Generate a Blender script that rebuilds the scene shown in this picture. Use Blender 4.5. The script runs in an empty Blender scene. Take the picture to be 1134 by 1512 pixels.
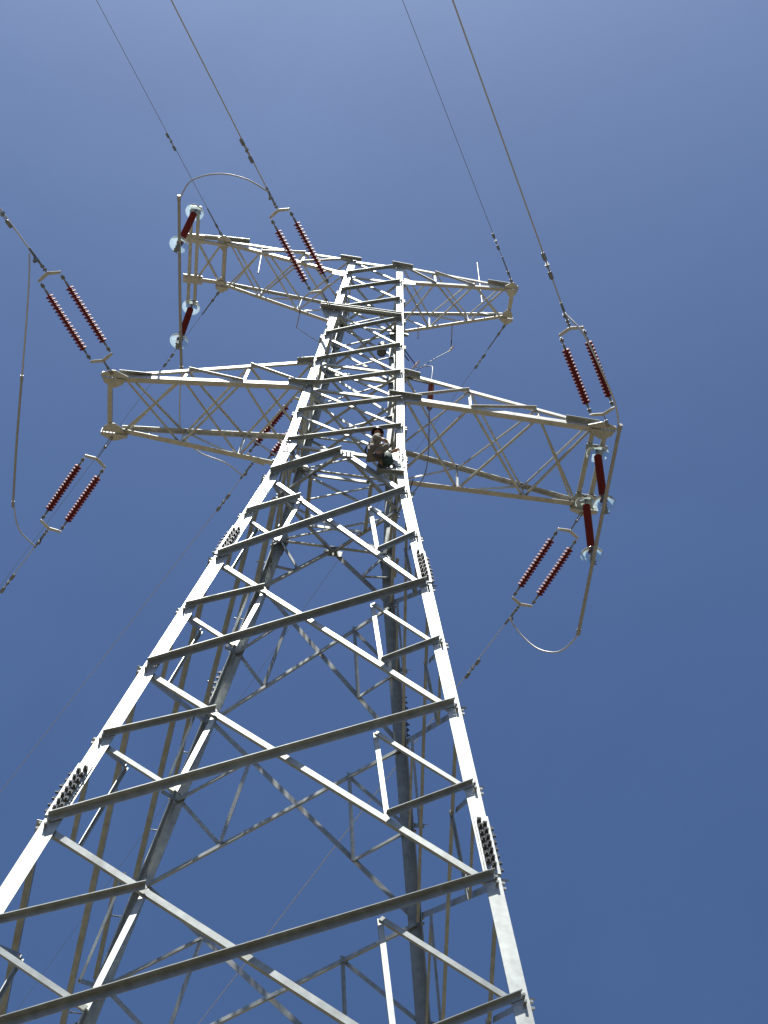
import bpy, math, random
from mathutils import Vector, Matrix, Quaternion
random.seed(7)
SC = bpy.context.scene
COL = SC.collection

# ------------------------------------------------------------------ camera
S = 1.3                         # metres per drawing unit
GZ = 1.6                        # camera height above the ground
def T(p):                       # drawing units -> metres (the tower is set a little out of plumb, as angle towers are)
    return Vector((S*(p[0]-0.0056*(p[2]-8.0)), S*p[1], S*p[2]+GZ))

def camera():
    cd = bpy.data.cameras.new('camera'); co = bpy.data.objects.new('camera', cd); COL.objects.link(co)
    p, y, r = 0.99036, 0.010256, 0.12213
    F = Vector((math.sin(y)*math.cos(p), math.cos(y)*math.cos(p), math.sin(p)))
    R0 = Vector((math.cos(y), -math.sin(y), 0)); U0 = R0.cross(F)
    R = math.cos(r)*R0+math.sin(r)*U0; U = -math.sin(r)*R0+math.cos(r)*U0
    M = Matrix(((R.x, U.x, -F.x), (R.y, U.y, -F.y), (R.z, U.z, -F.z))).to_4x4()
    M.translation = Vector((S*0.5162, S*-11.6032, GZ))
    co.matrix_world = M
    cd.sensor_fit = 'VERTICAL'; cd.sensor_height = 36; cd.lens = 2100.26/1512*36
    cd.clip_start = 0.05; cd.clip_end = 20000
    SC.camera = co
camera()

# ------------------------------------------------------------------ sky, sun, exposure
SUN = Vector((-0.115, -0.185, 0.970)).normalized()      # direction towards the sun
def sky():
    w = bpy.data.worlds.new('World'); SC.world = w; w.use_nodes = True
    nt = w.node_tree; nt.nodes.clear()
    st = nt.nodes.new('ShaderNodeTexSky'); st.sky_type = 'NISHITA'; st.sun_disc = False
    st.sun_elevation = math.asin(SUN.z)
    st.sun_rotation = math.atan2(SUN.x, SUN.y)
    st.altitude = 0; st.air_density = 1.2; st.dust_density = 2.9; st.ozone_density = 7.0
    bg = nt.nodes.new('ShaderNodeBackground'); bg.inputs['Strength'].default_value = 0.050
    out = nt.nodes.new('ShaderNodeOutputWorld')
    wb = nt.nodes.new('ShaderNodeVectorMath'); wb.operation = 'MULTIPLY'; wb.inputs[1].default_value = (0.665, 0.815, 1.01)   # the camera's white balance
    # faint unevenness of thin high haze
    tc = nt.nodes.new('ShaderNodeTexCoord'); nz = nt.nodes.new('ShaderNodeTexNoise'); nz.inputs['Scale'].default_value = 3.5; nz.inputs['Detail'].default_value = 6; nz.inputs['Roughness'].default_value = 0.62; nz.inputs['Distortion'].default_value = 0.6
    mr = nt.nodes.new('ShaderNodeMapRange'); mr.inputs['From Min'].default_value = 0.3; mr.inputs['From Max'].default_value = 0.75; mr.inputs['To Min'].default_value = 0.965; mr.inputs['To Max'].default_value = 1.06
    hz = nt.nodes.new('ShaderNodeVectorMath'); hz.operation = 'SCALE'
    nt.links.new(tc.outputs['Generated'], nz.inputs['Vector']); nt.links.new(nz.outputs['Fac'], mr.inputs['Value']); nt.links.new(mr.outputs[0], hz.inputs['Scale'])
    nt.links.new(st.outputs[0], wb.inputs[0]); nt.links.new(wb.outputs[0], hz.inputs[0]); nt.links.new(hz.outputs[0], bg.inputs[0]); nt.links.new(bg.outputs[0], out.inputs[0])
    ld = bpy.data.lights.new('sun', 'SUN'); lo = bpy.data.objects.new('sun', ld); COL.objects.link(lo)
    ld.energy = 5.0; ld.angle = math.radians(0.53); ld.color = (1.0, 0.985, 0.93)
    lo.rotation_euler = SUN.to_track_quat('Z', 'Y').to_euler(); lo.location = (0, 0, 80)
sky()
SC.view_settings.view_transform = 'Standard'; SC.view_settings.look = 'None'
SC.view_settings.exposure = 0.75; SC.view_settings.gamma = 1.0; SC.view_settings.use_curve_mapping = False

# ------------------------------------------------------------------ materials
def mat(name, col, rough=0.5, metal=0.0, var=0.0, scale=6.0, bump=0.0, spec=0.5, dirt=None):
    m = bpy.data.materials.new(name); m.use_nodes = True
    nt = m.node_tree; b = nt.nodes['Principled BSDF']
    b.inputs['Roughness'].default_value = rough; b.inputs['Metallic'].default_value = metal
    b.inputs['Specular IOR Level'].default_value = spec
    tc = nt.nodes.new('ShaderNodeTexCoord')
    n = nt.nodes.new('ShaderNodeTexNoise'); n.inputs['Scale'].default_value = scale; n.inputs['Detail'].default_value = 5
    nt.links.new(tc.outputs['Object'], n.inputs['Vector'])
    cr = nt.nodes.new('ShaderNodeValToRGB')
    lo = tuple(c*(1-var) for c in col); hi = tuple(min(1, c*(1+var)) for c in col)
    cr.color_ramp.elements[0].position = 0.3; cr.color_ramp.elements[1].position = 0.7
    cr.color_ramp.elements[0].color = (*lo, 1); cr.color_ramp.elements[1].color = (*hi, 1)
    nt.links.new(n.outputs['Fac'], cr.inputs['Fac'])
    oi = nt.nodes.new('ShaderNodeObjectInfo')
    mr = nt.nodes.new('ShaderNodeMapRange'); mr.inputs['To Min'].default_value = 1-var*0.8; mr.inputs['To Max'].default_value = 1+var*0.5
    nt.links.new(oi.outputs['Random'], mr.inputs['Value'])
    mul = nt.nodes.new('ShaderNodeVectorMath'); mul.operation = 'SCALE'
    nt.links.new(cr.outputs['Color'], mul.inputs[0]); nt.links.new(mr.outputs[0], mul.inputs['Scale'])
    last = mul.outputs[0]
    if dirt:
        n2 = nt.nodes.new('ShaderNodeTexNoise'); n2.inputs['Scale'].default_value = scale*0.35; n2.inputs['Detail'].default_value = 8
        nt.links.new(tc.outputs['Object'], n2.inputs['Vector'])
        c2 = nt.nodes.new('ShaderNodeValToRGB'); c2.color_ramp.elements[0].position = 0.52; c2.color_ramp.elements[1].position = 0.72
        nt.links.new(n2.outputs['Fac'], c2.inputs['Fac'])
        mx = nt.nodes.new('ShaderNodeMix'); mx.data_type = 'RGBA'
        mx.inputs['B'].default_value = (*dirt, 1)
        k = nt.nodes.new('ShaderNodeMath'); k.operation = 'MULTIPLY'; k.inputs[1].default_value = 0.55
        nt.links.new(c2.outputs['Color'], k.inputs[0]); nt.links.new(k.outputs[0], mx.inputs['Factor'])
        nt.links.new(last, mx.inputs['A']); last = mx.outputs['Result']
    nt.links.new(last, b.inputs['Base Color'])
    if bump:
        bp = nt.nodes.new('ShaderNodeBump'); bp.inputs['Strength'].default_value = bump; bp.inputs['Distance'].default_value = 0.01
        nt.links.new(n.outputs['Fac'], bp.inputs['Height']); nt.links.new(bp.outputs[0], b.inputs['Normal'])
    return m
STEEL = mat('galvanised_steel', (0.365, 0.383, 0.362), 0.44, 0.66, 0.15, 9.0, 0.0, 0.5, (0.27, 0.265, 0.24))
STEELA = mat('paler_galvanised_steel', (0.50, 0.495, 0.45), 0.46, 0.55, 0.12, 9.0, 0.0, 0.5, (0.36, 0.35, 0.31))  # paler steel tone for crossarm chords, webs, tip plates, tip beams and outrigger
BOLT = mat('weathered_bolt_steel', (0.10, 0.10, 0.10), 0.5, 0.4, 0.2, 20)
FIT = mat('forged_fitting_steel', (0.22, 0.23, 0.23), 0.45, 0.5, 0.2, 20)
YOKE = mat('zinc_plate', (0.50, 0.495, 0.46), 0.5, 0.2, 0.1, 12)
SILI = mat('dark_red_silicone_rubber', (0.185, 0.030, 0.032), 0.62, 0.0, 0.18, 14, 0, 0.14)
ALU = mat('stranded_aluminium', (0.52, 0.51, 0.49), 0.5, 0.3, 0.12, 30)
DARKW = mat('dull_steel_strand', (0.24, 0.25, 0.26), 0.6, 0.2, 0.12, 30)
DULL = mat('dull_maroon_paint', (0.07, 0.045, 0.055), 0.9, 0.0, 0.1, 10, 0, 0.05)
PINK = mat('pale_clamp_plastic', (0.62, 0.52, 0.60), 0.5, 0.0, 0.1, 20)
ARR = mat('brown_glazed_polymer', (0.20, 0.028, 0.025), 0.35, 0.0, 0.1, 20)

def glassy():
    m = bpy.data.materials.new('frosted_clear_plastic'); m.use_nodes = True
    nt = m.node_tree; nt.nodes.clear()
    out = nt.nodes.new('ShaderNodeOutputMaterial')
    tr = nt.nodes.new('ShaderNodeBsdfTransparent'); tr.inputs[0].default_value = (0.92, 0.965, 0.965, 1)
    tl = nt.nodes.new('ShaderNodeBsdfTranslucent'); tl.inputs[0].default_value = (0.75, 0.88, 0.86, 1)
    gl = nt.nodes.new('ShaderNodeBsdfGlossy'); gl.inputs['Roughness'].default_value = 0.12
    n = nt.nodes.new('ShaderNodeTexNoise'); n.inputs['Scale'].default_value = 5
    mr = nt.nodes.new('ShaderNodeMapRange'); mr.inputs['To Min'].default_value = 0.07; mr.inputs['To Max'].default_value = 0.20
    nt.links.new(n.outputs['Fac'], mr.inputs['Value'])
    m1 = nt.nodes.new('ShaderNodeMixShader'); nt.links.new(mr.outputs[0], m1.inputs[0])
    nt.links.new(tr.outputs[0], m1.inputs[1]); nt.links.new(tl.outputs[0], m1.inputs[2])
    lw = nt.nodes.new('ShaderNodeLayerWeight'); lw.inputs[0].default_value = 0.16
    m2 = nt.nodes.new('ShaderNodeMixShader'); nt.links.new(lw.outputs['Fresnel'], m2.inputs[0])
    nt.links.new(m1.outputs[0], m2.inputs[1]); nt.links.new(gl.outputs[0], m2.inputs[2])
    nt.links.new(m2.outputs[0], out.inputs[0])
    return m
GUARD = glassy()

# ------------------------------------------------------------------ mesh helpers (all in drawing units unless noted)
class MB:
    def __init__(s): s.v = []; s.f = []; s.smooth = set()
    def add(s, vs, fs, smooth=False):
        o = len(s.v); s.v += [Vector(v) for v in vs]
        for f in fs:
            if smooth: s.smooth.add(len(s.f))
            s.f.append(tuple(i+o for i in f))
    def box(s, c, ax, ay, az):          # centre, half vectors
        c, ax, ay, az = map(Vector, (c, ax, ay, az))
        vs = [c+i*ax+j*ay+k*az for i in (-1, 1) for j in (-1, 1) for k in (-1, 1)]
        s.add(vs, [(0, 1, 3, 2), (4, 6, 7, 5), (0, 4, 5, 1), (2, 3, 7, 6), (0, 2, 6, 4), (1, 5, 7, 3)])
    def prism(s, poly, n, t):           # flat polygon (3-D points) thickened by t along n, centred
        poly = [Vector(p) for p in poly]; n = Vector(n).normalized()*t*0.5; k = len(poly)
        s.add([p-n for p in poly]+[p+n for p in poly],
              [tuple(range(k))[::-1], tuple(range(k, 2*k))]+[(i, (i+1) % k, k+(i+1) % k, k+i) for i in range(k)])
    def angle(s, A, B, d1, d2, w1, w2, t):   # L section swept from A to B, heel on the line
        A, B, d1, d2 = map(Vector, (A, B, d1, d2))
        prof = [(0, 0), (w1, 0), (w1, t), (t, t), (t, w2), (0, w2)]
        vs = [A+d1*a+d2*b for a, b in prof]+[B+d1*a+d2*b for a, b in prof]
        s.add(vs, [(0, 1, 2, 3), (0, 3, 4, 5), (6, 9, 8, 7), (6, 11, 10, 9)]+[(i, (i+1) % 6, 6+(i+1) % 6, 6+i) for i in range(6)])
    def tube(s, pts, r, n=8, cap=True):
        pts = [Vector(p) for p in pts]; rs = r if isinstance(r, (list, tuple)) else [r]*len(pts)
        t0 = (pts[1]-pts[0]).normalized(); u = t0.orthogonal().normalized(); rings = []
        for i, p in enumerate(pts):
            t = (pts[min(i+1, len(pts)-1)]-pts[max(i-1, 0)]).normalized()
            u = (u-t*u.dot(t)).normalized(); v = t.cross(u)
            rings.append([p+(u*math.cos(a)+v*math.sin(a))*rs[i] for a in (2*math.pi*k/n for k in range(n))])
        vs = [q for ring in rings for q in ring]
        fs = [(i*n+k, i*n+(k+1) % n, (i+1)*n+(k+1) % n, (i+1)*n+k) for i in range(len(pts)-1) for k in range(n)]
        s.add(vs, fs, True)
        if cap: s.add(rings[0], [tuple(range(n))[::-1]]); s.add(rings[-1], [tuple(range(n))])
    def revolve(s, prof, n=16):         # profile (r, z) about local z
        vs = [(r*math.cos(2*math.pi*k/n), r*math.sin(2*math.pi*k/n), z) for r, z in prof for k in range(n)]
        fs = [(i*n+k, i*n+(k+1) % n, (i+1)*n+(k+1) % n, (i+1)*n+k) for i in range(len(prof)-1) for k in range(n)]
        s.add(vs, fs, True)
    def build(s, name, m, parent=None, origin=None, units=True):
        me = bpy.data.meshes.new(name)
        if units:
            o = T(origin) if origin is not None else Vector((0, 0, 0))
            vs = [T(p)-o for p in s.v]
        else: vs = s.v
        me.from_pydata([tuple(v) for v in vs], [], s.f); me.materials.append(m)
        for i in s.smooth: me.polygons[i].use_smooth = True
        me.update()
        ob = bpy.data.objects.new(name, me); COL.objects.link(ob)
        if parent: ob.parent = parent
        elif origin is not None and units: ob.location = T(origin)
        return ob
def tag(o, label, cat, group=None):
    o['label'] = label; o['category'] = cat
    if group: o['group'] = group
    return o
def empty(name, label, cat, loc=None, group=None):
    o = bpy.data.objects.new(name, None); COL.objects.link(o); o.empty_display_size = 0.3
    if loc is not None: o.location = T(loc)
    return tag(o, label, cat, group)
def V(*a): return Vector(a)
def lerp(a, b, t): return Vector(a)*(1-t)+Vector(b)*t

# ------------------------------------------------------------------ ground
def ground():
    mb = MB(); R = 6000; n = 48
    mb.add([(0, 0, 0)]+[(R*math.cos(2*math.pi*k/n), R*math.sin(2*math.pi*k/n), 0) for k in range(n)], [(0, k+1, (k+1) % n+1) for k in range(n)])
    m = bpy.data.materials.new('dry_earth_and_grass'); m.use_nodes = True; nt = m.node_tree; b = nt.nodes['Principled BSDF']
    tc = nt.nodes.new('ShaderNodeTexCoord')
    n1 = nt.nodes.new('ShaderNodeTexNoise'); n1.inputs['Scale'].default_value = 0.12; n1.inputs['Detail'].default_value = 9
    nt.links.new(tc.outputs['Object'], n1.inputs['Vector'])
    cr = nt.nodes.new('ShaderNodeValToRGB'); cr.color_ramp.elements[0].color = (0.105, 0.083, 0.055, 1); cr.color_ramp.elements[1].color = (0.06, 0.058, 0.032, 1)
    cr.color_ramp.elements[0].position = 0.4; cr.color_ramp.elements[1].position = 0.7
    nt.links.new(n1.outputs['Fac'], cr.inputs['Fac']); nt.links.new(cr.outputs[0], b.inputs['Base Color'])
    b.inputs['Roughness'].default_value = 0.95
    o = mb.build('ground', m, units=False); o['kind'] = 'structure'
ground()

# ------------------------------------------------------------------ tower
tower = empty('lattice_tower', 'tall galvanised steel lattice transmission tower with four crossarms, seen from its foot', 'pylon')
tower.location = (0, 0, 0)
ZG = -GZ/S
ZL = [16.73, 14.15, 11.545, 8.867, 6.10, 3.10]        # lower bracing nodes
ZW = 17.87                                            # waist
ZU = [25.58, 24.78, 23.92, 23.00, 21.86, 20.78, 19.80, 18.85, 17.87]   # upper bracing nodes
def wl(z): return (24.178-z)/7.448
def wu(z): return 0.887+(0.510-0.887)*(z-17.87)/(25.558-17.87)
def hw(z):
    if z <= 16.73: return wl(z)
    if z >= ZW: return wu(z)
    return 1.0+(0.887-1.0)*(z-16.73)/(ZW-16.73)
TL = 0.012                                             # leg thickness
def leg_w(z): return 0.15 if z < ZW else 0.122

def rotz(p, k):
    for _ in range(k % 4): p = Vector((-p[1], p[0], p[2]))
    return Vector(p)
def face_pt(k, s, z):       # point on face k (0 front, 1 right, 2 back, 3 left); s = -1..1 along the face as seen from outside
    w = hw(z); return rotz(Vector((s*w, -w, z)), k)
def face_n(k): return rotz(Vector((0, -1, 0.0)), k)

def brace(name, A, B, n, kind, fw, parent=tower, off=0.0, t=0.008, mb=None, trim=0.0, base=None, flip=False):
    A, B = Vector(A), Vector(B); ax = (B-A).normalized()
    A = A+ax*trim; B = B-ax*trim
    n = Vector(n); n = (n-ax*n.dot(ax)).normalized()
    up = n.cross(ax).normalized()
    if up.z < -1e-6 or (abs(up.z) <= 1e-6 and up.y > 0): up = -up
    own = mb is None
    if own: mb = MB()
    if kind == 'outer':
        h = up*fw*0.5+n*(0.002+off); mb.angle(A+h, B+h, -up, n, fw, fw, t)
    else:
        if flip: up = -up
        h = -up*fw*0.5-n*((TL if base is None else base)+0.002+off); mb.angle(A+h, B+h, up, -n, fw, fw*(1.0 if flip else 0.62), t)
    if own: return mb.build(name, STEELA if name == 'web_brace' else STEEL, parent)

# legs
NODEZ = [z for z in ZL]+ZU
def build_leg(sx, sy):
    mb = MB()
    zs = [ZG-0.2, 16.73, ZW, 25.62]
    for a, b in zip(zs[:-1], zs[1:]):
        wA, wB = hw(a), hw(b); f = leg_w((a+b)/2)
        if a == zs[0]: wA = wl(a)
        mb.angle((sx*wA, sy*wA, a), (sx*wB, sy*wB, b), (-sx, 0, 0), (0, -sy, 0), f, f, TL)
    # nuts and bolt ends where bracing lands on the leg
    for z in NODEZ+[(a+b)/2 for a, b in zip(ZL[:-1], ZL[1:])]:
        w = hw(z); q = 0.035 if z > 17 else 0.045
        for dz in (-0.05, 0.02):
            ww = hw(z+dz)
            mb.box((sx*(ww+0.02), sy*(ww-q), z+dz), (0.022, 0, 0), (0, 0.012, 0), (0, 0, 0.012))
            mb.box((sx*(ww-q), sy*(ww+0.02), z+dz), (0.012, 0, 0), (0, 0.022, 0), (0, 0, 0.012))
    leg = mb.build('main_leg', STEEL, tower)
    # splice plates just above two of the nodes, with their bolts
    for zc in (9.35, 14.62):
        sp = MB(); w0, w1 = hw(zc-0.40), hw(zc+0.40)
        q = 0.012
        sp.angle((sx*(w0+q), sy*(w0+q), zc-0.40), (sx*(w1+q), sy*(w1+q), zc+0.40), (-sx, 0, 0), (0, -sy, 0), 0.140, 0.140, 0.010)
        pl = sp.build('splice_angle', STEEL, leg)
        for flange in (0, 1):
            bb = MB()
            for i in range(7):
                for j in (0, 1):
                    z = zc-0.30+i*0.095+j*0.045; w = hw(z)+q
                    d = 0.050+0.048*j
                    P = (lambda u, v: (sx*(w-u), sy*(w+v), z)) if flange == 0 else (lambda u, v: (sx*(w+v), sy*(w-u), z))
                    bb.tube([P(d, -0.01), P(d, random.uniform(0.040, 0.060))], 0.013, 6)
                    bb.box(P(d, 0.016), (0.021, 0, 0) if flange == 0 else (0.014, 0, 0), (0, 0.014, 0) if flange == 0 else (0, 0.021, 0), (0, 0, 0.021))
            bb.build('splice_bolts', BOLT, leg)
    return leg
legs = {}
for sx in (-1, 1):
    for sy in (-1, 1): legs[sx, sy] = build_leg(sx, sy)

# climbing bolts up the far left leg
sb = None
z = 3.0; i = 0
while z < 17.4:
    w = hw(z); mb = MB()
    if i % 2: mb.tube([(-w+0.02, w-0.06, z), (-w-0.14, w-0.06, z+0.0)], 0.009, 6); mb.tube([(-w-0.14, w-0.06, z), (-w-0.155, w-0.06, z)], 0.017, 6)
    else: mb.tube([(-w+0.06, w-0.02, z), (-w+0.06, w+0.14, z)], 0.009, 6); mb.tube([(-w+0.06, w+0.14, z), (-w+0.06, w+0.155, z)], 0.017, 6)
    mb.build('step_bolt', FIT, legs[-1, 1]); z += 0.62; i += 1

# lower body: crossed diagonals with redundants on the four faces
for k in range(4):
    n = face_n(k); 
    for i in range(len(ZL)-1):
        zu_, zl_ = ZL[i], ZL[i+1]
        e = 0.055
        UL = face_pt(k, -1+e/hw(zu_), zu_); UR = face_pt(k, 1-e/hw(zu_), zu_)
        LLp = face_pt(k, -1+e/hw(zl_), zl_-0.03); LR = face_pt(k, 1-e/hw(zl_), zl_)
        UR2 = UR+V(0, 0, 0.05)
        fw = 0.070
        brace('diagonal_brace', LLp+V(0, 0, 0.06), UR2, n, 'outer', fw)
        brace('diagonal_brace', UL-V(0, 0, 0.06), LR-V(0, 0, 0.05), n, 'inner', fw*0.92)
        if i == len(ZL)-2: continue
        t = hw(zu_)/(hw(zu_)+hw(zl_)); Cc = lerp(UL, LR, t)
        Q1 = lerp(UL, Cc, 0.5); Q2 = lerp(LLp, Cc, 0.5); Q3 = lerp(UR, Cc, 0.5); Q4 = lerp(LR, Cc, 0.5)
        zm = (zu_+zl_)/2; ML = face_pt(k, -1+e/hw(zm), zm); MR = face_pt(k, 1-e/hw(zm), zm)
        rw = 0.050
        brace('redundant_brace', ML+V(0, 0, 0.03), Q1-V(0, 0, 0.02), n, 'outer', rw*1.1)
        brace('redundant_brace', MR+V(0, 0, 0.03), Q4-V(0, 0, 0.02), n, 'outer', rw*1.1)
        brace('redundant_brace', ML-V(0, 0, 0.05), Q2, n, 'inner', rw, off=0.012)
        brace('redundant_brace', Q3, MR-V(0, 0, 0.05), n, 'inner', rw, off=0.012)
        brace('redundant_brace', Q1, Q2, n, 'inner', rw, off=0.024)
        brace('redundant_brace', Q3, Q4, n, 'inner', rw, off=0.024)
    # legs of the base panel, down to the ground
    zt = ZL[-1]; P = face_pt(k, 0, zt)
    brace('diagonal_brace', face_pt(k, -0.98, ZG+0.3), P, n, 'outer', 0.08)
    brace('diagonal_brace', face_pt(k, 0.98, ZG+0.3), P, n, 'outer', 0.08, off=0.02)
    brace('horizontal_strut', face_pt(k, -0.98, zt), face_pt(k, 0.98, zt), n, 'inner', 0.08, off=0.03)

# waist: inverted V on every face, horizontals, diamond diaphragm
zA = 17.76
for k in range(4):
    n = face_n(k); e = 0.05; z4 = ZL[0]
    ap = face_pt(k, 0, zA)
    brace('waist_brace', face_pt(k, -1+e, z4+0.04), ap-rotz(V(0.03, 0, 0), k), n, 'outer', 0.085)
    brace('waist_brace', ap+rotz(V(0.03, 0, 0), k), face_pt(k, 1-e, z4+0.02), n, 'inner', 0.078)
    brace('horizontal_strut', face_pt(k, -0.95, ZW-0.04), face_pt(k, 0.95, ZW-0.04), n, 'inner', 0.065, off=0.02)
    KL = lerp(face_pt(k, -1, z4), ap, 0.5); KR = lerp(face_pt(k, 1, z4), ap, 0.5)
    zq = (z4+ZW)/2
    brace('waist_brace', KL, face_pt(k, -0.95, zq), n, 'inner', 0.045, off=0.03)
    brace('waist_brace', KR, face_pt(k, 0.95, zq), n, 'outer', 0.05)
    brace('waist_brace', KL, face_pt(k, -0.93, ZW-0.05), n, 'inner', 0.045, off=0.045)
    brace('waist_brace', KR, face_pt(k, 0.93, ZW-0.05), n, 'inner', 0.045, off=0.045)
    # gussets: corner web plates and apex plate
    g = MB(); rx = rotz(V(1, 0, 0), k)
    g.prism([ap-rx*0.15+V(0, 0, 0.05), ap+rx*0.15+V(0, 0, 0.05), ap+rx*0.13-V(0, 0, 0.10), ap-rx*0.13-V(0, 0, 0.10)], n, 0.010)
    for q in (-0.09, -0.03, 0.03, 0.09):
        g.tube([ap+rx*q-V(0, 0, 0.02), ap+rx*q+n*0.035-V(0, 0, 0.02)], 0.012, 6)
    g.build('gusset_plate', STEEL, tower)
    for s in (-1, 1):
        g = MB(); c0 = face_pt(k, s, ZW+0.24); c1 = face_pt(k, s, ZW-0.34); e2 = rx*(-s)
        o = n*0.005
        g.prism([c0+o+e2*0.01, c0+o+e2*0.13, face_pt(k, s, ZW+0.02)+o+e2*0.20, c1+o+e2*0.16, c1+o+e2*0.01], n, 0.008)
        for q in range(5):
            pz = lerp(c0, c1, 0.14+0.17*q)+e2*(0.05 if q % 2 else 0.09)
            g.tube([pz, pz+n*0.035], 0.011, 6)
        g.build('gusset_plate', STEEL, tower)
    # diamond diaphragm
    m0 = face_pt(k, 0, ZW-0.09); m1 = face_pt(k+1, 0, ZW-0.09)
    brace('plan_brace', m0, m1, (0, 0, -1), 'outer', 0.06, trim=0.02)
    c0 = (face_pt(k, 0, ZW-0.10)+face_pt(k+1, 0, ZW-0.10))/2; c1 = (face_pt(k+1, 0, ZW-0.10)+face_pt(k+2, 0, ZW-0.10))/2
    brace('plan_brace', c0, c1, (0, 0, -1), 'outer', 0.055, off=0.02, trim=0.03)

# upper body: eight crossed panels per face
for k in range(4):
    n = face_n(k)
    for i in range(8):
        zu_, zl_ = ZU[i], ZU[i+1]; e = 0.045
        A = face_pt(k, -1+e/hw(zl_), zl_+0.03); B = face_pt(k, 1-e/hw(zu_), zu_-0.02)
        brace('lacing_brace', A, B, n, 'outer', 0.053)
        A = face_pt(k, -1+e/hw(zu_), zu_-0.05); B = face_pt(k, 1-e/hw(zl_), zl_)
        brace('lacing_brace', A, B, n, 'inner', 0.043)
    for zz, f in ((ZU[0], 0.06), (ZU[1], 0.05), (ZU[5], 0.055), (ZU[6], 0.06)):
        brace('horizontal_strut', face_pt(k, -0.93, zz), face_pt(k, 0.93, zz), n, 'inner', f, off=0.02)
for zz in (ZU[1], ZU[5], ZU[6], 23.05):
    w = hw(zz)-0.06
    brace('plan_brace', (-w, -w, zz), (w, w, zz), (0, 0, -1), 'outer', 0.045)
    brace('plan_brace', (w, -w, zz), (-w, w, zz), (0, 0, -1), 'inner', 0.045, off=0.01)
# double beams that carry the dead-ends of the middle phase
for sy in (-1, 1):
    zb = 23.06; w = hw(zb)
    mb = MB()
    for q in (0.0, 0.07):
        mb.angle((-w-0.22, sy*(w+0.014), zb+0.045-q), (w-0.03, sy*(w+0.014), zb+0.045-q), (0, 0, -1), (0, sy, 0), 0.055, 0.075, 0.008)
    mb.build('anchor_beam', STEEL, tower)
    g = MB()
    for zz in (23.55, 22.62):
        pass
    g.prism([(-w-0.20, sy*(w+0.004), 23.02), (-w+0.16, sy*(w+0.004), 23.02), (-w+0.10, sy*(w+0.004), 22.62), (-w-0.02, sy*(w+0.004), 22.52), (-w-0.12, sy*(w+0.004), 22.70)], (0, 1, 0), 0.008)
    g.build('gusset_plate', STEEL, tower)

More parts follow.
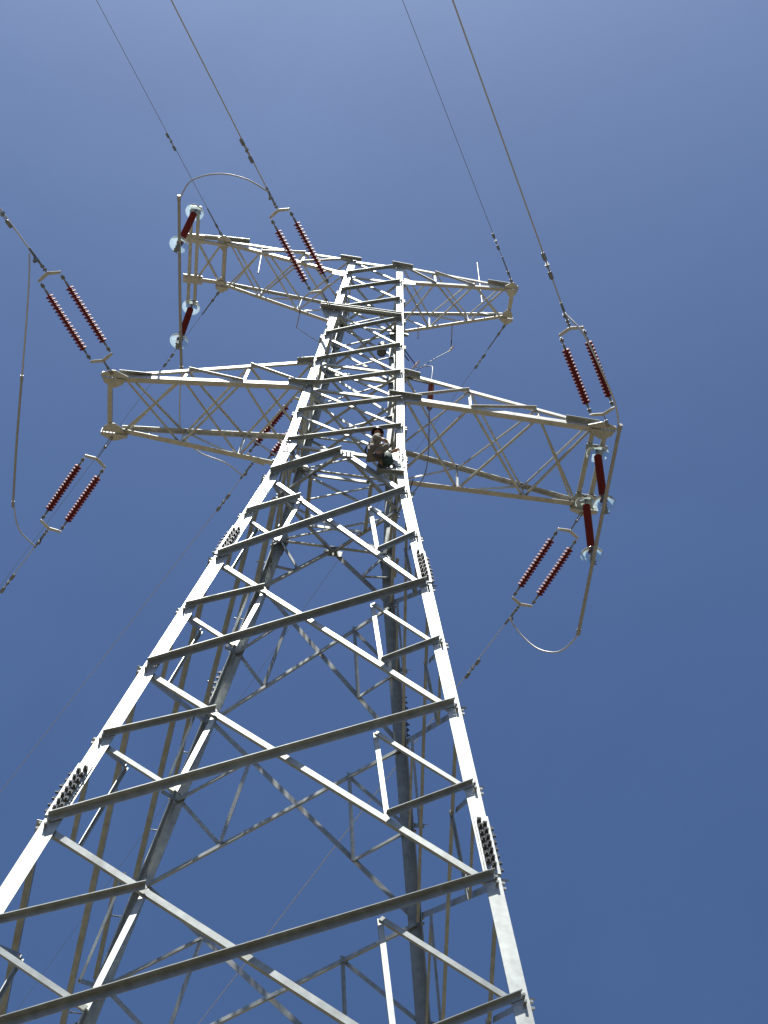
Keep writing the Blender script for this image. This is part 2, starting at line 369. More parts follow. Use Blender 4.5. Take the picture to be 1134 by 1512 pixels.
# crossarms
def crossarm(side, tipx, node_x, ytip, lower_flat, zin_lo, zin_up, ztip, fc, fw):
    """box truss from the tower body to the tip; chords first, then web"""
    s = side; wlo, wup = hw(zin_lo), hw(zin_up)
    xs = [None]+list(node_x)+[tipx]
    def chord_pt(sy, which, x):
        yt = ytip[0] if sy < 0 else ytip[1]
        w0 = wlo if which == 'lo' else wup; z0 = zin_lo if which == 'lo' else zin_up
        t = (abs(x)-w0)/(abs(tipx)-w0)
        zt = ztip+(0.10 if which == 'up' else 0.0)
        return Vector((s*abs(x), sy*(w0*(1-t)+yt*t), z0*(1-t)+zt*t))
    core = MB()      # closing beams at the arm root
    for sy in (-1, 1):
        p0, p1 = chord_pt(sy, 'lo', wlo+0.02), chord_pt(sy, 'up', wup+0.02)
        core.prism([p0+V(0, 0, -0.10), p0+V(s*0.22, 0, -0.06), p0+V(s*0.22, 0, 0.05), p0+V(0, 0, 0.16)], (0, 1, 0), 0.008)
        core.prism([p1+V(0, 0, -0.12), p1+V(s*0.18, 0, -0.08), p1+V(s*0.18, 0, 0.04), p1+V(0, 0, 0.08)], (0, 1, 0), 0.008)
    arm = core.build('crossarm', STEEL, tower)
    for sy in (-1, 1):
        for which in ('lo', 'up'):
            A = chord_pt(sy, which, (wlo if which == 'lo' else wup)-0.04); B = chord_pt(sy, which, abs(tipx)-(0.0 if which == 'lo' else 0.10))
            mb = MB(); f = fc if which == 'lo' else fc*0.82
            if which == 'lo': mb.angle(A+V(0, sy*0.006, 0), B+V(0, sy*0.006, 0), (0, 0, 1), (0, -sy, 0), f, f, 0.010)
            else: mb.angle(A+V(0, sy*0.006, 0), B+V(0, sy*0.006, 0), (0, 0, -1), (0, -sy, 0), f, f, 0.009)
            mb.build('chord', STEELA, arm)
            if which == 'lo' and not lower_flat: continue
            # cover angle at the root of the chord
            x0 = (wlo if which == 'lo' else wup)
            r0, r1 = (-0.25, 0.27) if which == 'lo' else ((0.0, 0.27) if lower_flat else (-0.21, 0.20))
            C0, C1 = chord_pt(sy, which, x0+r0), chord_pt(sy, which, x0+r1)
            cv = MB(); up = V(0, 0, 1)
            h = up*(f+0.012)*0.95+V(0, sy*0.010, 0)
            if which == 'up': h = up*0.015+V(0, sy*0.010, 0)
            cv.angle(C0+h, C1+h, (0, 0, -1), (0, sy, 0), f*0.9, 0.062, 0.009)
            cv.build('splice_angle', STEEL, arm)
    web = lambda A, B, n, kind, f, off=0.0, flip=False: brace('web_brace', A, B, n, kind, f, parent=arm, off=off, base=0.012, flip=flip)
    N = len(node_x)
    lo = {sy: [chord_pt(sy, 'lo', wlo)]+[chord_pt(sy, 'lo', x) for x in node_x]+[chord_pt(sy, 'lo', abs(tipx)-0.12)] for sy in (-1, 1)}
    up = {sy: [chord_pt(sy, 'up', wup)]+[chord_pt(sy, 'up', abs(x)-0.03) for x in node_x]+[chord_pt(sy, 'up', abs(tipx)-0.20)] for sy in (-1, 1)}
    for sy in (-1, 1):
        n = (0, sy, 0)
        for i in range(1, N+1):
            web(lo[sy][i]+V(0, 0, 0.02), up[sy][i]-V(0, 0, 0.02), n, 'inner', fw*1.1)
        for i in range(N):
            if lower_flat: web(lo[sy][i]+V(0, 0, 0.05), up[sy][i+1], n, 'outer', fw)
            else: web(up[sy][i], lo[sy][i+1]+V(0, 0, 0.03), n, 'outer', fw)
    for i in range(N+1):
        last = i == N
        for tbl, n, o in ((lo, (0, 0, -1), 0.0), (up, (0, 0, 1), 0.0)):
            a, b = tbl[-1], tbl[1]
            f = fw*0.92
            zofs = V(0, 0, 0.012) if tbl is lo else V(0, 0, -0.012)
            if tbl is up and last and lower_flat: 
                pass
            web(a[i]+zofs, b[i+1]+zofs, n, 'inner', f, flip=s > 0)
            web(b[i]+zofs, a[i+1]+zofs, n, 'inner', f, off=0.022, flip=s > 0)
    return arm, chord_pt, lo, up

armR, cpR, loR, upR = crossarm(1, 3.95, (1.86, 2.95), (0.755, 0.735), True, ZU[6], ZU[5], 19.74, 0.088, 0.038)
armL, cpL, loL, upL = crossarm(-1, 3.80, (1.775, 2.73), (0.525, 0.470), True, ZU[6], ZU[5], 19.74, 0.088, 0.038)
armTR, cpTR, loTR, upTR = crossarm(1, 2.66, (1.17, 1.92), (0.385, 0.215), False, ZU[1], ZU[0], 25.48, 0.064, 0.032)
armTL, cpTL, loTL, upTL = crossarm(-1, 2.96, (1.41, 2.20), (0.570, 0.330), False, ZU[1], ZU[0], 25.46, 0.064, 0.032)

def tip_plates(arm, x, ys, z, s, lx, hz, beams, zb):
    for y, sy in zip(ys, (-1, 1)):
        g = MB()
        # vertical side plate, horizontal hanger plate with rounded ear
        g.prism([(x-s*lx*0.55, y+sy*0.022, z-0.035), (x+s*lx*0.45, y+sy*0.022, z-0.035), (x+s*lx*0.45, y+sy*0.022, z+hz), (x-s*lx*0.55, y+sy*0.022, z+hz)], (0, 1, 0), 0.010)
        poly = []
        for a, b in ((-0.55, 0), (0.45, 0), (0.45, 0.06), (0.20, 0.15), (0.05, 0.20), (-0.10, 0.20), (-0.28, 0.14), (-0.55, 0.06)):
            poly.append((x+s*lx*a, y+sy*(0.03+b*0.6), z-0.04))
        g.prism(poly, (0, 0, 1), 0.012)
        poly = [(x+s*lx*a, y-sy*(b), z-0.028) for a, b in ((-0.45, 0), (0.42, 0), (0.32, 0.10), (0.06, 0.17), (-0.08, 0.17), (-0.34, 0.10))]
        g.prism(poly, (0, 0, 1), 0.010)
        for q in (-0.42, -0.28, -0.14, 0.0, 0.14, 0.28, 0.38):
            g.tube([(x+s*lx*q, y+sy*0.02, z+0.03), (x+s*lx*q, y+sy*0.065, z+0.03)], 0.012, 6)
            g.tube([(x+s*lx*q, y+sy*0.01, z-0.02), (x+s*lx*q, y+sy*0.01, z-0.075)], 0.010, 6)
        g.build('tip_plate', STEELA, arm)
        # cover angle on top of the tip
        cv = MB()
        cv.angle((x-s*(lx*0.55+0.34), y+sy*0.012, z+hz+0.05), (x-s*lx*0.15, y+sy*0.012, z+hz+0.02), (0, 0, -1), (0, sy, 0), 0.07, 0.075, 0.009)
        cv.build('splice_angle', STEEL, arm)
    for bx in beams:
        b = MB(); b.angle((bx, ys[0]+0.03, zb), (bx, ys[1]-0.03, zb), (s, 0, 0), (0, 0, 1), 0.075, 0.06, 0.009)
        b.build('tip_beam', STEELA, arm)
tip_plates(armR, 3.97, (-0.755, 0.735), 19.74, 1, 0.46, 0.10, (3.78, 3.98), 19.73)
tip_plates(armL, -3.82, (-0.525, 0.470), 19.74, -1, 0.44, 0.10, (-3.84,), 19.73)
tip_plates(armTR, 2.66, (-0.385, 0.215), 25.49, 1, 0.26, 0.06, (2.64,), 25.50)
tip_plates(armTL, -2.96, (-0.570, 0.330), 25.48, -1, 0.26, 0.06, (-2.90,), 25.49)

# outrigger frame past the tip of the upper left arm, carrying the jumper insulators
fr = MB()
for y in (-0.56, 0.31):
    fr.angle((-2.9, y, 25.60), (-3.72, y+(0.02 if y < 0 else -0.03), 25.56), (0, 0, -1), (0, 0.0001+math.copysign(1, y), 0), 0.06, 0.075, 0.009)
for x in (-3.45, -3.58):
    fr.angle((x, -1.20, 25.50), (x, 0.84, 25.50), (0, 0, 1), (-1, 0, 0), 0.06, 0.06, 0.009)
for y in (-1.17, 0.81):
    fr.box((-3.515, y, 25.485), (0.10, 0, 0), (0, 0.05, 0), (0, 0, 0.008))
for y in (-0.56, 0.29):
    fr.box((-3.53, y, 25.475), (0.19, 0, 0), (0, 0.09, 0), (0, 0, 0.007))
    fr.angle((-2.9, y*0.97, 25.42), (-3.66, y, 25.47), (0, 0, 1), (0, -math.copysign(1, y), 0), 0.055, 0.055, 0.008)
    for q in range(4): fr.tube([(-3.66+q*0.085, y-0.03, 25.48), (-3.66+q*0.085, y-0.03, 25.43)], 0.011, 6)
fr.angle((-2.98, -0.52, 25.49), (-3.44, 0.30, 25.49), (0, 0, 1), (-0.87, -0.48, 0), 0.04, 0.04, 0.007)
fr.angle((-2.98, 0.30, 25.475), (-3.44, -0.50, 25.475), (0, 0, 1), (-0.87, 0.48, 0), 0.04, 0.04, 0.007)
fr.build('outrigger_frame', STEELA, armTL)
fr = MB()
for y in (-0.42, 0.52):
    fr.box((3.93, y, 19.715), (0.17, 0, 0), (0, 0.05, 0), (0, 0, 0.008))
fr.build('hanger_plate', STEEL, armR)

# lightning rods on the upper arms
for arm, x0, x1 in ((armTR, 2.12, 2.01), (armTL, -2.24, -2.36)):
    r = MB(); r.tube([(x0, -0.10, 25.30), (lerp((x0, -0.1, 25.3), (x1, -0.1, 27.2), 0.6))], 0.016, 8)
    r.tube([lerp((x0, -0.1, 25.3), (x1, -0.1, 27.2), 0.58), (x1, -0.10, 27.2 if x0 > 0 else 26.6)], 0.011, 8)
    r.build('lightning_rod', STEEL, arm)

# ------------------------------------------------------------------ insulator strings
def silicone_profile(L, n, r1, r2, core):
    prof = [(0.0, 0.0), (core*1.3, 0.0)]
    p = L/(n)
    for i in range(n):
        z0 = p*i+p*0.10
        for r, dz in ((r1, 0.0), (r2, p*0.5)):
            if i == n-1 and dz > 0: break
            z = z0+dz
            prof += [(core, z), (r*0.96, z+p*0.10), (r, z+p*0.15), (r*0.96, z+p*0.20), (core, z+p*0.34)]
    prof += [(core*1.3, L), (0.0, L)]
    return prof
def mesh_local(name, fn, m):
    mb = MB(); fn(mb); me = bpy.data.meshes.new(name); me.from_pydata([tuple(v) for v in mb.v], [], mb.f); me.materials.append(m)
    for i in mb.smooth: me.polygons[i].use_smooth = True
    return me
LI = 1.36
ME_INS = mesh_local('composite_insulator', lambda mb: mb.revolve(silicone_profile(LI, 16, 0.084, 0.048, 0.019), 20), SILI)
def _end(mb):
    mb.tube([(0, 0, 0.0), (0, 0, 0.10)], [0.026, 0.022], 10); mb.tube([(0, 0, 0.09), (0, 0, 0.16)], 0.014, 8)
    mb.box((0, 0, 0.19), (0.014, 0, 0), (0, 0.034, 0), (0, 0, 0.035)); mb.tube([(-0.05, 0, 0.20), (0.05, 0, 0.20)], 0.013, 8)
    mb.tube([(0, 0, 0.21), (0, 0, 0.26)], 0.02, 8)
ME_END = mesh_local('end_fitting', _end, FIT)
def place(name, me, parent, loc, q):
    o = bpy.data.objects.new(name, me); COL.objects.link(o); o.parent = parent; o.location = loc; o.rotation_mode = 'QUATERNION'; o.rotation_quaternion = q
    return o

def tension_string(A, B, label, wire_az, half=0.235):
    """A: hanging point on the steel, B: conductor side yoke (drawing units)"""
    A, B = T(A), T(B); d = (B-A); Ltot = d.length; d.normalize()
    r = d.cross(V(0, 0, 1)).normalized(); u = r.cross(d)
    e = empty('insulator_string', label, 'insulator string', None, 'double insulator strings holding the conductors'); e.location = A
    lk = MB()      # shackle and link at the tower end
    l1 = Ltot-2.06 if Ltot > 2.36 else 0.30
    l1 = max(0.22, Ltot-2.12)
    for a, b in ((0.0, 0.5), (0.42, 1.0)):
        p, q = d*l1*a, d*l1*b; side = r if a == 0 else u
        lk.tube([p+side*0.022, q+side*0.022], 0.010, 6); lk.tube([p-side*0.022, q-side*0.022], 0.010, 6)
        lk.tube([p-side*0.03, p+side*0.03], 0.016, 6); lk.tube([q-side*0.03, q+side*0.03], 0.016, 6)
    lk.build('link', FIT, e, units=False)
    def yoke(c, sgn):
        y = MB()
        poly = [c+r*x+d*(yy*sgn) for x, yy in ((-half-0.03, 0.055), (-half-0.02, 0.012), (-0.045, -0.065), (0.045, -0.065), (half+0.02, 0.012), (half+0.03, 0.055), (half-0.05, 0.052), (0.0, -0.004), (-half+0.05, 0.052))]
        y.prism(poly, u, 0.020)
        y.tube([c-u*0.035-d*sgn*0.045, c+u*0.035-d*sgn*0.045], 0.020, 8)
        for s in (-1, 1): y.tube([c+r*s*half-u*0.035+d*sgn*0.03, c+r*s*half+u*0.035+d*sgn*0.03], 0.020, 8)
        for q in (-0.12, -0.05, 0.05, 0.12): y.tube([c+r*q-d*sgn*(0.026-0.28*abs(q)*0.5)-u*0.013, c+r*q-d*sgn*(0.026-0.28*abs(q)*0.5)+u*0.013], 0.010, 8)
        y.build('yoke_plate', YOKE, e, units=False)
    y1 = d*(l1+0.06); y2 = d*Ltot
    yoke(y1, 1); yoke(y2, -1)
    gap = (Ltot-(l1+0.06)-LI)/2
    qd = d.to_track_quat('Z', 'X')
    for s in (-1, 1):
        o = place('composite_insulator', ME_INS, e, y1+r*s*half+d*gap, qd)
        f1 = place('end_fitting', ME_END, o, (0, 0, 0), Quaternion((0, 1, 0, 0))); 
        f2 = place('end_fitting', ME_END, o, (0, 0, LI), Quaternion((1, 0, 0, 0)))
    # compression dead-end clamp leading to the conductor
    az = math.radians(wire_az); h = V(math.sin(az), math.cos(az), -0.10).normalized()
    c = MB(); p0 = y2+d*0.05
    c.tube([p0, p0+h*0.14], 0.014, 8); c.tube([p0+h*0.08-r*0.04, p0+h*0.08+r*0.04], 0.018, 8)
    c.box(p0+h*0.16, h*0.03, r*0.03, u*0.02)
    c.tube([p0+h*0.15, p0+h*0.24, p0+h*0.26, p0+h*0.60], [0.022, 0.022, 0.027, 0.025], 10)
    c.tube([p0+h*0.42, p0+h*0.40-u*0.07, p0+h*0.34-u*0.15], 0.020, 8)
    c.box(p0+h*0.36-u*0.09, h*0.03, r*0.035, u*0.05)
    c.build('dead_end_clamp', FIT, e, units=False)
    return e

AZ = dict(nR=-152.38, fR=-24.3, nL=-146.72, fL=-31.06, nM=-150.84, fM=-29.44, gnR=-151.94, gnL=-151.19, gfR=-25.38, gfL=-30.72)
PB = dict(nR=(3.128, -2.459, 19.56), fR=(3.233, 2.695, 19.56), nL=(-4.784, -2.227, 19.56), fL=(-4.845, 2.405, 19.56),
          nM=(-1.708, -2.340, 22.95), fM=(-1.804, 2.657, 22.95), gnR=(2.69, -0.40, 25.56), gnL=(-2.97, -0.58, 25.56),
          gfR=(2.69, 0.30, 25.50), gfL=(-2.95, 0.40, 25.50))
PA = dict(nR=(4.03, -0.84, 19.69), fR=(3.93, 0.82, 19.69), nL=(-3.84, -0.61, 19.69), fL=(-3.83, 0.56, 19.69),
          nM=(-0.68, -0.70, 22.98), fM=(-0.68, 0.72, 22.98))
LBL = dict(nR='double dark red insulator string rising from the tip of the right middle crossarm',
           fR='double dark red insulator string hanging behind the tip of the right middle crossarm',
           nL='double dark red insulator string rising from the tip of the left middle crossarm',
           fL='double pale edged red insulator string behind the tip of the left middle crossarm',
           nM='double dark red insulator string crossing in front of the upper left crossarm',
           fM='dark red insulator string half hidden behind the left middle crossarm and tower leg')
for k in PA: tension_string(PA[k], PB[k], LBL[k], AZ[k])

# ------------------------------------------------------------------ conductors and ground wires
S0, KS = -0.10, 0.0005
def wire_pt(key, d):
    a = math.radians(AZ[key]); B = Vector(PB[key])
    return B+Vector((math.sin(a)*d, math.cos(a)*d, S0*d+KS*d*d))
def wire(key, name, r, m, label, d0, cat, group):
    mb = MB(); ds = [d0+i*0.5 for i in range(20)]+[d0+10+i*3 for i in range(30)]+[d0+100+i*6 for i in range(12)]
    o = wire_pt(key, d0)
    mb.tube([wire_pt(key, d) for d in ds], r/S, 6)
    ob = mb.build(name, m, None, tuple(o)); tag(ob, label, cat, group)
    return ob
W = dict(nR='grey conductor rising from the right middle crossarm, rightmost of the wires overhead',
         fR='thin grey conductor going away behind the tower from the string under the right crossarm tip',
         nL='grey conductor leaving the left edge above the left middle crossarm',
         fL='thin grey conductor dropping to the left edge below the left middle crossarm',
         nM='grey conductor running up from the string in front of the upper left crossarm',
         fM='thin conductor going away down and left from the half hidden string behind the left crossarm')
for k in W: wire(k, 'conductor', {'n': 0.0155, 'f': 0.0105}[k[0]] if k != 'fM' else 0.0085, ALU, W[k], 0.45, 'power line', 'conductors strung from the tower')
G = dict(gnR='thin shield wire running up from the tip of the short upper right crossarm',
         gnL='thin shield wire running up and left from the upper left crossarm',
         gfR='thin shield wire slanting down and away from the tip of the upper right crossarm',
         gfL='thin shield wire slanting down and left behind the upper left crossarm')
for k in G:
    ob = wire(k, 'ground_wire', 0.0075 if k[1] == 'n' else 0.0055, DARKW, G[k], 0.0, 'shield wire', 'shield wires from the upper crossarms')
    o = wire_pt(k, 0.0)
    c = MB(); P = lambda d: wire_pt(k, d)
    c.tube([P(0.02), P(0.10)], 0.016, 6); c.tube([P(0.10), P(0.18)], 0.026, 8); c.tube([P(0.18), P(0.30)], 0.014, 6)
    c.tube([P(0.28), P(0.36)], 0.024, 8); c.tube([P(0.36), P(0.70)], 0.013, 8)
    c.build('strain_clamp', FIT, ob, tuple(o))

def _damper(mb):
    mb.tube([(0, 0, -0.23), (0, 0, 0.23)], 0.008, 6)
def damper(key, d, label, sc=1.0):
    c = wire_pt(key, d); t = (wire_pt(key, d+0.05)-wire_pt(key, d-0.05)).normalized(); s = t.cross(V(0, 0, 1)).normalized(); u = s.cross(t)
    e = empty('vibration_damper', label, 'vibration damper', tuple(c), 'vibration dampers clamped on the wires')
    f = lambda a, b: t*a*sc+u*b*sc
    m = MB(); m.tube([f(-0.24, -0.075), f(-0.1, -0.085), f(0.1, -0.085), f(0.24, -0.075)], 0.010*sc, 6); m.build('messenger_cable', DARKW, e, units=False)
    m = MB(); m.box(f(0, -0.04), t*0.028*sc, s*0.024*sc, u*0.065*sc); m.tube([f(0, -0.05)-s*0.045*sc, f(0, -0.05)+s*0.045*sc], 0.012*sc, 6); m.build('clamp', FIT, e, units=False)
    for sg in (-1, 1):
        m = MB(); m.tube([f(sg*0.13, -0.08), f(sg*0.15, -0.08), f(sg*0.28, -0.078), f(sg*0.30, -0.078)], [0.026*sc, 0.040*sc, 0.040*sc, 0.028*sc], 10)
        m.build('weight', FIT, e, units=False)
damper('nR', 1.18, 'dark damper on the rightmost overhead conductor above the right crossarm')
damper('fR', 1.53, 'small damper on the conductor end below the right insulator string, against open sky')
damper('nL', 1.14, 'damper at the left edge of the picture above the left crossarm')
damper('fL', 1.36, 'pale damper at the lower left, under the left crossarm')
damper('nM', 1.22, 'damper on the conductor above the upper left crossarm, left of the tower top')
damper('fM', 1.09, 'damper on the conductor beside the left tower leg')
damper('gnR', 1.06, 'damper on the shield wire above the upper right crossarm tip', 0.8)
damper('gnL', 2.16, 'damper on the shield wire high above the upper left crossarm', 0.8)
damper('gfR', 0.98, 'damper on the shield wire under the upper right crossarm', 0.8)
damper('gfL', 1.89, 'faint damper on the shield wire just above the left middle crossarm', 0.8)

# ------------------------------------------------------------------ jumpers and their hanging insulators
def smooth_path(pts, n=8):
    pts = [Vector(p) for p in pts]; P = [pts[0]*2-pts[1]]+pts+[pts[-1]*2-pts[-2]]; out = []
    for i in range(1, len(P)-2):
        for k in range(n):
            t = k/n; a, b, c, d = P[i-1:i+3]
            out.append(0.5*((2*b)+(c-a)*t+(2*a-5*b+4*c-d)*t*t+(3*b-a-3*c+d)*t**3))
    return out+[pts[-1]]
def jumper(label, runs, tube_pts, tube_r):
    o = tuple(runs[0][0]); e = empty('jumper_cable', label, 'jumper cable', o, 'jumpers linking the two sides of each phase')
    for r in runs:
        m = MB(); m.tube(smooth_path(r), 0.0175/S, 8); m.build('flexible_lead', ALU, e, o)
    m = MB(); m.tube(smooth_path(tube_pts, 6), tube_r/S, 12)
    for p in (tube_pts[0], tube_pts[-1]):
        q = Vector(p); d = (Vector(tube_pts[1])-Vector(tube_pts[0])).normalized(); m.tube([q-d*0.05, q+d*0.05], tube_r*1.25/S, 10)
    m.build('rigid_tube', ALUT, e, o)
ALUT = mat('dull_aluminium_tube', (0.36, 0.35, 0.32), 0.5, 0.35, 0.12, 8)
jumper('jumper with a straight rigid tube hung under the right middle crossarm tip',
       [[(2.96, -2.78, 19.45), (3.24, -2.72, 18.9), (3.6, -2.31, 18.4), (3.81, -1.98, 18.25), (3.93, -1.62, 18.2)],
        [(4.04, 2.08, 18.2), (4.0, 2.34, 18.25), (3.83, 2.73, 18.4), (3.55, 2.96, 18.7), (3.28, 3.02, 19.1), (3.06, 2.94, 19.42)]],
       [(3.93, -1.66, 18.2), (3.98, 0.1, 18.2), (4.04, 2.12, 18.2)], 0.038)
jumper('jumper with an arched lead and straight tube round the upper left crossarm tip',
       [[(-1.91, -2.73, 22.82), (-2.32, -2.83, 23.0), (-2.82, -2.74, 23.3), (-3.36, -2.36, 23.8), (-3.62, -1.85, 24.1)],
        [(-3.46, 1.50, 24.1), (-3.4, 2.13, 23.7), (-3.27, 2.48, 23.3), (-2.89, 2.67, 23.0), (-2.34, 2.75, 22.85), (-1.98, 2.98, 22.82)]],
       [(-3.62, -1.89, 24.1), (-3.54, 0, 24.1), (-3.46, 1.54, 24.1)], 0.036)
jumper('slack jumper curving past the left middle crossarm tip without hanging insulators',
       [[(-5.03, -2.6, 19.43), (-4.95, -2.37, 19.1), (-4.89, -1.91, 18.7), (-4.89, -1.04, 18.35)],
        [(-5.09, 1.15, 18.35), (-5.14, 1.99, 18.8), (-5.06, 2.72, 19.4)]],
       [(-4.89, -1.08, 18.35), (-4.96, 0.02, 18.2), (-5.09, 1.19, 18.35)], 0.024)

LP = 1.42
ME_POST = mesh_local('composite_insulator', lambda mb: mb.revolve(silicone_profile(LP, 26, 0.083, 0.064, 0.022), 20), SILI)
def _guard(mb):
    mb.revolve([(0.03, 0.055), (0.08, 0.05), (0.16, 0.028), (0.215, -0.004), (0.235, -0.03), (0.232, -0.036), (0.21, -0.010), (0.155, 0.020), (0.08, 0.042), (0.03, 0.047)], 28)
ME_GUARD = mesh_local('bird_guard', _guard, GUARD)
def _rim(mb):
    n = 28; mb.tube([(0.236*math.cos(2*math.pi*k/n), 0.236*math.sin(2*math.pi*k/n), -0.034) for k in range(n+1)], 0.007, 6, cap=False)
def _hub(mb):
    mb.tube([(0, 0, 0.26), (0, 0, 0.18)], 0.013, 8); mb.tube([(0, 0, 0.19), (0, 0, 0.11)], 0.030, 8); mb.tube([(0, 0, 0.12), (0, 0, 0.05)], 0.018, 8)
    mb.tube([(0, 0, 0.06), (0, 0, 0.0)], 0.032, 10)
ME_HUB = mesh_local('top_fitting', _hub, FIT)
def _bot(mb):
    mb.tube([(0, 0, 0.0), (0, 0, -0.09)], 0.034, 10); mb.tube([(0, 0, -0.08), (0, 0, -0.20)], 0.016, 8)
    mb.box((0, 0, -0.22), (0.05, 0, 0), (0, 0.08, 0), (0, 0, 0.02)); mb.tube([(0, -0.09, -0.26), (0, 0.09, -0.26)], 0.05, 10)
    for y in (-0.12, -0.04, 0.04, 0.12): mb.tube([(-0.07, y, -0.26), (0.075, y, -0.26)], 0.010, 6)
ME_BOT = mesh_local('tube_clamp', _bot, FIT)
def post(top, bot, label):
    A, B = T(top), T(bot); d = (B-A).normalized(); q = (-d).to_track_quat('Z', 'Y')
    e = empty('suspension_insulator', label, 'insulator', top, 'insulators hanging from the arms to hold the jumper tubes')
    h = (B-A).length
    o = place('composite_insulator', ME_POST, e, d*(0.26+LP), q)
    place('top_fitting', ME_HUB, o, (0, 0, LP), Quaternion((1, 0, 0, 0)))
    place('tube_clamp', ME_BOT, o, (0, 0, 0), Quaternion((1, 0, 0, 0)))
    place('bird_guard', ME_GUARD, o, (0, 0, LP+0.10), Quaternion((1, 0, 0, 0)))
    place('bird_guard', ME_GUARD, o, (0, 0, -0.06), Quaternion((1, 0, 0, 0)))
post((3.93, -0.42, 19.70), (4.0, -0.22, 18.2), 'dark red suspension insulator with clear discs, nearer one under the right middle crossarm tip')
post((3.93, 0.52, 19.70), (4.0, 0.74, 18.2), 'dark red suspension insulator with clear discs, farther one beside the lower right string')
post((-3.515, -1.17, 25.48), (-3.60, -0.98, 24.1), 'dark red suspension insulator with clear discs, above the upper left crossarm tip')
post((-3.515, 0.81, 25.48), (-3.53, 0.98, 24.1), 'dark red suspension insulator with clear discs, below the upper left crossarm tip')

# ------------------------------------------------------------------ surge arrester, lead cable and its stand-offs on the right side
def arrester():
    top = (1.17, -0.66, 20.74)
    e = empty('surge_arrester', 'upright brown cylinder hung beside the right middle crossarm next to the tower body', 'surge arrester', top)
    m = MB(); prof = silicone_profile(1.06, 22, 0.062, 0.050, 0.030); m.revolve(prof, 16)
    m.v = [v+Vector((0.06, 0.03, -1.10)) for v in m.v]; m.build('housing', ARR, e, units=False)
    m = MB(); m.tube([(0.06, 0.03, -0.05), (0.06, 0.03, 0.06)], 0.035, 10); m.tube([(0.06, 0.03, -1.08), (0.06, 0.03, -1.18)], 0.035, 10)
    m.build('terminal', FIT, e, units=False)
    b = MB(); b.angle((0.70, -0.70, 20.76), (1.24, -0.64, 20.76), (0, 0, -1), (0, 1, 0), 0.05, 0.05, 0.008); b.build('support_bracket', FIT, tower)
arrester()
m = MB()
m.tube(smooth_path([(1.21, -0.64, 20.80), (1.22, -0.60, 21.3), (1.20, -0.42, 21.75), (1.02, -0.20, 22.1), (0.93, -0.16, 22.15)]), 0.009/1, 6)
m.tube(smooth_path([(1.21, -0.64, 19.80), (1.24, -0.50, 19.4), (1.27, -0.25, 19.1), (1.26, 0.05, 19.0), (1.16, 0.35, 19.0), (1.04, 0.55, 19.02)]), 0.009, 6)
lead = m.build('lead_cable', DARKW, None, (1.21, -0.64, 20.8)); tag(lead, 'thin dark cable looping above and below the brown surge arrester', 'cable')
m = MB()
pts = [(1.60, 0.30, 23.9), (1.25, 0.1, 23.0), (0.86, -0.1, 21.9), (0.80, -0.15, 21.6), (0.98, -0.3, 21.0)]
m.tube(smooth_path(pts), 0.007, 6)
c2 = m.build('fibre_cable', DARKW, None, pts[0]); tag(c2, 'thin grey cable sagging from the upper right crossarm to a stand-off on the tower body', 'cable')
def standoff(A, B, grip=None):
    s = MB(); s.tube([A, B], 0.010, 6); s.build('standoff_rod', DULL, tower)
    if grip:
        g = MB(); d = Vector(grip); c = Vector(B); g.tube([c-d, c+d], 0.020, 8); g.box(c, d*0.25, V(0, 0.03, 0), V(0, 0, 0.03)); g.build('cable_clamp', PINK, tower)
standoff((0.60, -0.55, 22.25), (0.95, -0.20, 22.15), (0.05, -0.04, 0.08))
standoff((0.60, -0.55, 22.05), (0.82, -0.35, 21.98))
standoff((0.62, -0.60, 21.55), (0.82, -0.16, 21.72), (0.02, -0.05, 0.09))
standoff((0.95, 0.42, 25.0), (0.97, 0.35, 24.3))
standoff((1.60, 0.34, 25.15), (1.60, 0.30, 23.95), (0.04, -0.03, 0.06))
standoff((1.12, 0.74, 19.9), (1.04, 0.55, 19.02))
standoff((-1.35, 0.44, 25.0), (-1.33, 0.40, 24.2))
m = MB(); m.tube(smooth_path([(-1.33, 0.40, 24.2), (-0.95, 0.50, 24.0), (-0.55, 0.56, 23.9)]), 0.007, 6)
c3 = m.build('fibre_cable', DARKW, None, (-1.33, 0.40, 24.2)); tag(c3, 'thin dark cable under the upper left crossarm leading to the tower body', 'cable')

# small splice box on the tower body
m = MB(); bx = (0.33, -0.10, 22.75)
m.tube([(0.33, -0.12, 22.60), (0.33, -0.10, 22.92)], [0.085, 0.085], 14)
jb = m.build('splice_closure', BOLT, None, bx); tag(jb, 'dark round cable closure inside the upper tower body beside the right leg', 'cable closure')

# ------------------------------------------------------------------ worker crouched at the waist
def skin(name, pts, edges, m, parent, origin, sub=2):
    me = bpy.data.meshes.new(name); me.from_pydata([tuple(p[:3]) for p in pts], edges, []); me.materials.append(m)
    ob = bpy.data.objects.new(name, me); COL.objects.link(ob)
    md = ob.modifiers.new('skin', 'SKIN'); me.skin_vertices.new() if not me.skin_vertices else None
    for i, p in enumerate(pts):
        sv = me.skin_vertices[0].data[i]; sv.radius = (p[3], p[3]); sv.use_root = (i == 0)
    sd = ob.modifiers.new('subdivision', 'SUBSURF'); sd.levels = 1; sd.render_levels = sub
    for poly in me.polygons: poly.use_smooth = True
    md.use_smooth_shade = True
    if parent: ob.parent = parent
    return ob
SKINM = mat('tanned_skin', (0.42, 0.24, 0.16), 0.55, 0, 0.05, 20)
SHIRT = mat('khaki_work_jacket', (0.27, 0.25, 0.20), 0.9, 0, 0.25, 15)
TROU = mat('dusty_brown_trousers', (0.20, 0.175, 0.15), 0.9, 0, 0.25, 15)
HAT = mat('dark_maroon_helmet', (0.035, 0.015, 0.022), 0.35, 0, 0.1, 10)
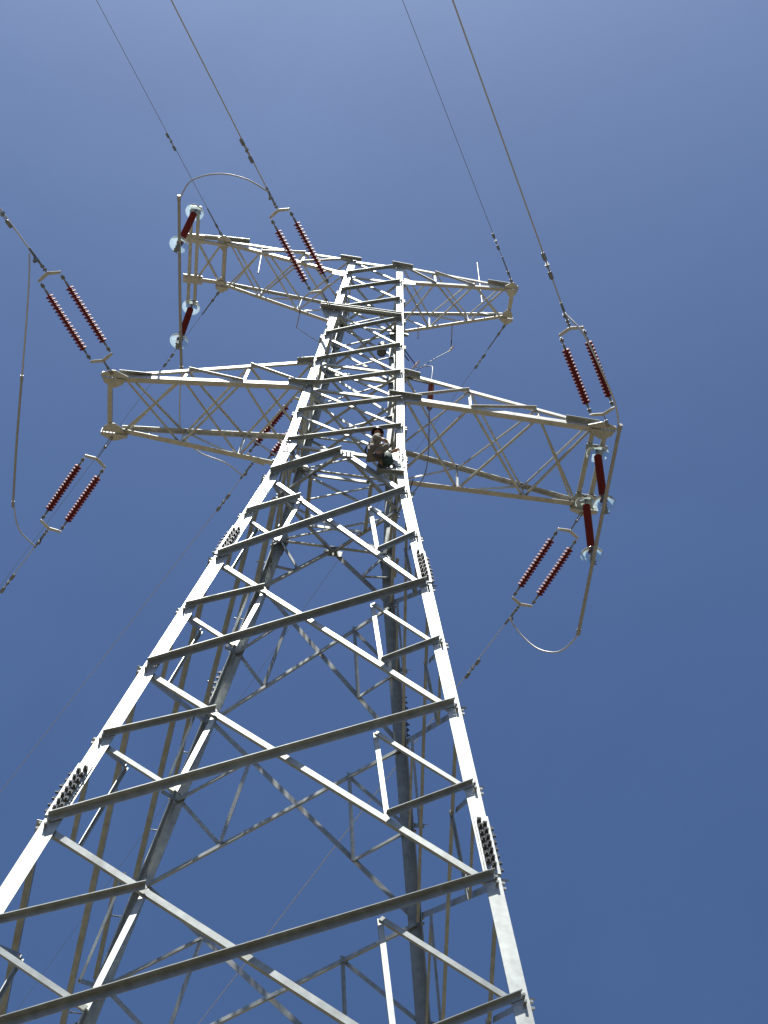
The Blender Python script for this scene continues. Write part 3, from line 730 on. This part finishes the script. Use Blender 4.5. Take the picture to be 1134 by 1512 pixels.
BOOT = mat('black_rubber_boot', (0.03, 0.03, 0.03), 0.6, 0, 0.1, 10)
GLOVE = mat('pale_cotton_glove', (0.62, 0.60, 0.55), 0.9, 0, 0.1, 10)
BAG = mat('dark_green_canvas', (0.03, 0.06, 0.06), 0.8, 0, 0.2, 10)
def worker():
    # metres, local frame: faces +x (the right tower leg), y away from the viewer, z up; feet on the waist strut
    o = (0.43, -1.03, 17.37)
    e = empty('person', 'worker in khaki clothes and dark helmet crouching at the tower waist', 'person', o)
    e.scale = (0.88, 0.88, 0.88)
    J = []; E = []
    def j(x, y, z, r, prev=None):
        J.append((x, y, z, r)); i = len(J)-1
        if prev is not None: E.append((prev, i))
        return i
    LEGS = ((-1, (0.29, -0.16, 0.47), (0.02, -0.14, 0.09)), (1, (0.33, 0.14, 0.55), (0.14, 0.12, 0.10)))
    ARMS = ((-1, (-0.02, -0.27, 0.60), (0.16, -0.30, 0.47)), (1, (0.18, 0.22, 0.66), (0.40, 0.10, 0.72)))
    SHO = lambda s: (0.04, 0.17*s, 0.84)
    pel = j(-0.04, 0.0, 0.42, 0.125)
    sp1 = j(-0.03, 0.0, 0.58, 0.115, pel); sp2 = j(0.01, 0.0, 0.76, 0.135, sp1); nk = j(0.0, -0.04, 0.93, 0.058, sp2)
    hd = j(0.01, -0.07, 1.04, 0.080, nk); tp = j(0.015, -0.09, 1.12, 0.088, hd); j(0.015, -0.09, 1.18, 0.06, tp)
    for s, knee, foot in LEGS:
        h = j(-0.02, 0.09*s, 0.40, 0.095, pel); k = j(*knee, 0.070, h); a = j(*foot, 0.045, k); j(foot[0]+0.16, foot[1], foot[2]-0.05, 0.038, a)
    for s, el, wr in ARMS:
        sh = j(*SHO(s), 0.070, sp2); q = j(*el, 0.048, sh); w = j(*wr, 0.034, q)
        d = (Vector(wr)-Vector(el)).normalized(); side = d.cross(V(0, 0, 1)).normalized(); n2 = side.cross(d)
        palm = j(*(Vector(wr)+d*0.07), 0.034, w)
        for i, (off, ln) in enumerate(((-0.03, 0.065), (-0.01, 0.08), (0.01, 0.075), (0.03, 0.06))):
            b = Vector(wr)+d*0.10+side*off; f1 = j(*b, 0.010, palm); f2 = j(*(b+d*ln*0.5-n2*0.01), 0.009, f1); j(*(b+d*ln*0.8-n2*0.035), 0.008, f2)
        th = j(*(Vector(wr)+d*0.05+side*0.04*-s), 0.011, w); j(*(Vector(wr)+d*0.09+side*0.055*-s-n2*0.01), 0.009, th)
    skin('body', J, E, SKINM, e, None, 1)
    # clothing shells
    tj = [(-0.04, 0.0, 0.44, 0.142), (-0.03, 0.0, 0.58, 0.138), (0.01, 0.0, 0.76, 0.160), (0.0, -0.03, 0.89, 0.085)]; te = [(0, 1), (1, 2), (2, 3)]
    for s, el, wr in ARMS:
        b = len(tj); tj += [(*SHO(s), 0.090), (*el, 0.064), (*lerp(el, wr, 0.92), 0.046)]; te += [(2, b), (b, b+1), (b+1, b+2)]
    skin('jacket', tj, te, SHIRT, e, None, 1)
    pj = [(-0.04, 0.0, 0.40, 0.145)]; pe = []
    for s, knee, foot in LEGS:
        b = len(pj); pj += [(-0.02, 0.09*s, 0.40, 0.118), (*knee, 0.098), (foot[0], foot[1], foot[2]+0.06, 0.074)]; pe += [(0, b), (b, b+1), (b+1, b+2)]
    skin('trousers', pj, pe, TROU, e, None, 1)
    for s, knee, (fx, fy, fz) in LEGS:
        skin('boot', [(fx, fy, fz+0.05, 0.058), (fx, fy, fz-0.04, 0.055), (fx+0.18, fy, fz-0.05, 0.045)], [(0, 1), (1, 2)], BOOT, e, None, 1)
    hm = MB(); c = V(0.013, -0.09, 1.11)
    hm.revolve([(0.0, 0.14), (0.05, 0.135), (0.088, 0.11), (0.112, 0.06), (0.118, 0.0), (0.142, -0.010), (0.142, -0.018), (0.110, -0.01), (0.10, 0.05), (0.0, 0.11)], 18)
    hm.v = [v+c for v in hm.v]; hm.build('hard_hat', HAT, e, units=False)
    f = MB(); f.tube([c+V(0.080, 0, -0.03), c+V(0.108, 0, -0.075)], [0.010, 0.018], 8)
    for s in (-1, 1): f.tube([c+V(0.0, s*0.080, -0.03), c+V(0.0, s*0.080, -0.09)], [0.018, 0.014], 8)
    f.build('nose_and_ears', SKINM, e, units=False)
    f = MB()
    for s in (-1, 1): f.box(c+V(0.084, s*0.033, -0.035), (0.006, 0, 0), (0, 0.012, 0), (0, 0, 0.006))
    f.box(c+V(0.084, 0, -0.115), (0.005, 0, 0), (0, 0.024, 0), (0, 0, 0.005))
    f.build('eyes_and_mouth', BOOT, e, units=False)
    b = MB(); n = 14; b.tube([(-0.04+0.150*math.cos(2*math.pi*k/n), 0.150*math.sin(2*math.pi*k/n), 0.47) for k in range(n+1)], 0.022, 8, cap=False); b.build('tool_belt', BOOT, e, units=False)
    # canvas bag hung from the strut next to the worker
    g = MB(); p = T((0.64, -0.98, 17.66))
    g.revolve([(0.0, -0.26), (0.08, -0.25), (0.105, -0.16), (0.10, -0.03), (0.09, 0.02), (0.085, 0.015), (0.09, -0.05), (0.0, -0.06)], 16)
    g.tube([(-0.09, 0, 0.0), (-0.07, 0, 0.10), (0.0, 0, 0.16), (0.07, 0, 0.10), (0.09, 0, 0.0)], 0.010, 6)
    bag = g.build('tool_bag', BAG, None, units=False); bag.location = p
    tag(bag, 'small dark canvas tool bag beside the crouching worker', 'tool bag')
worker()
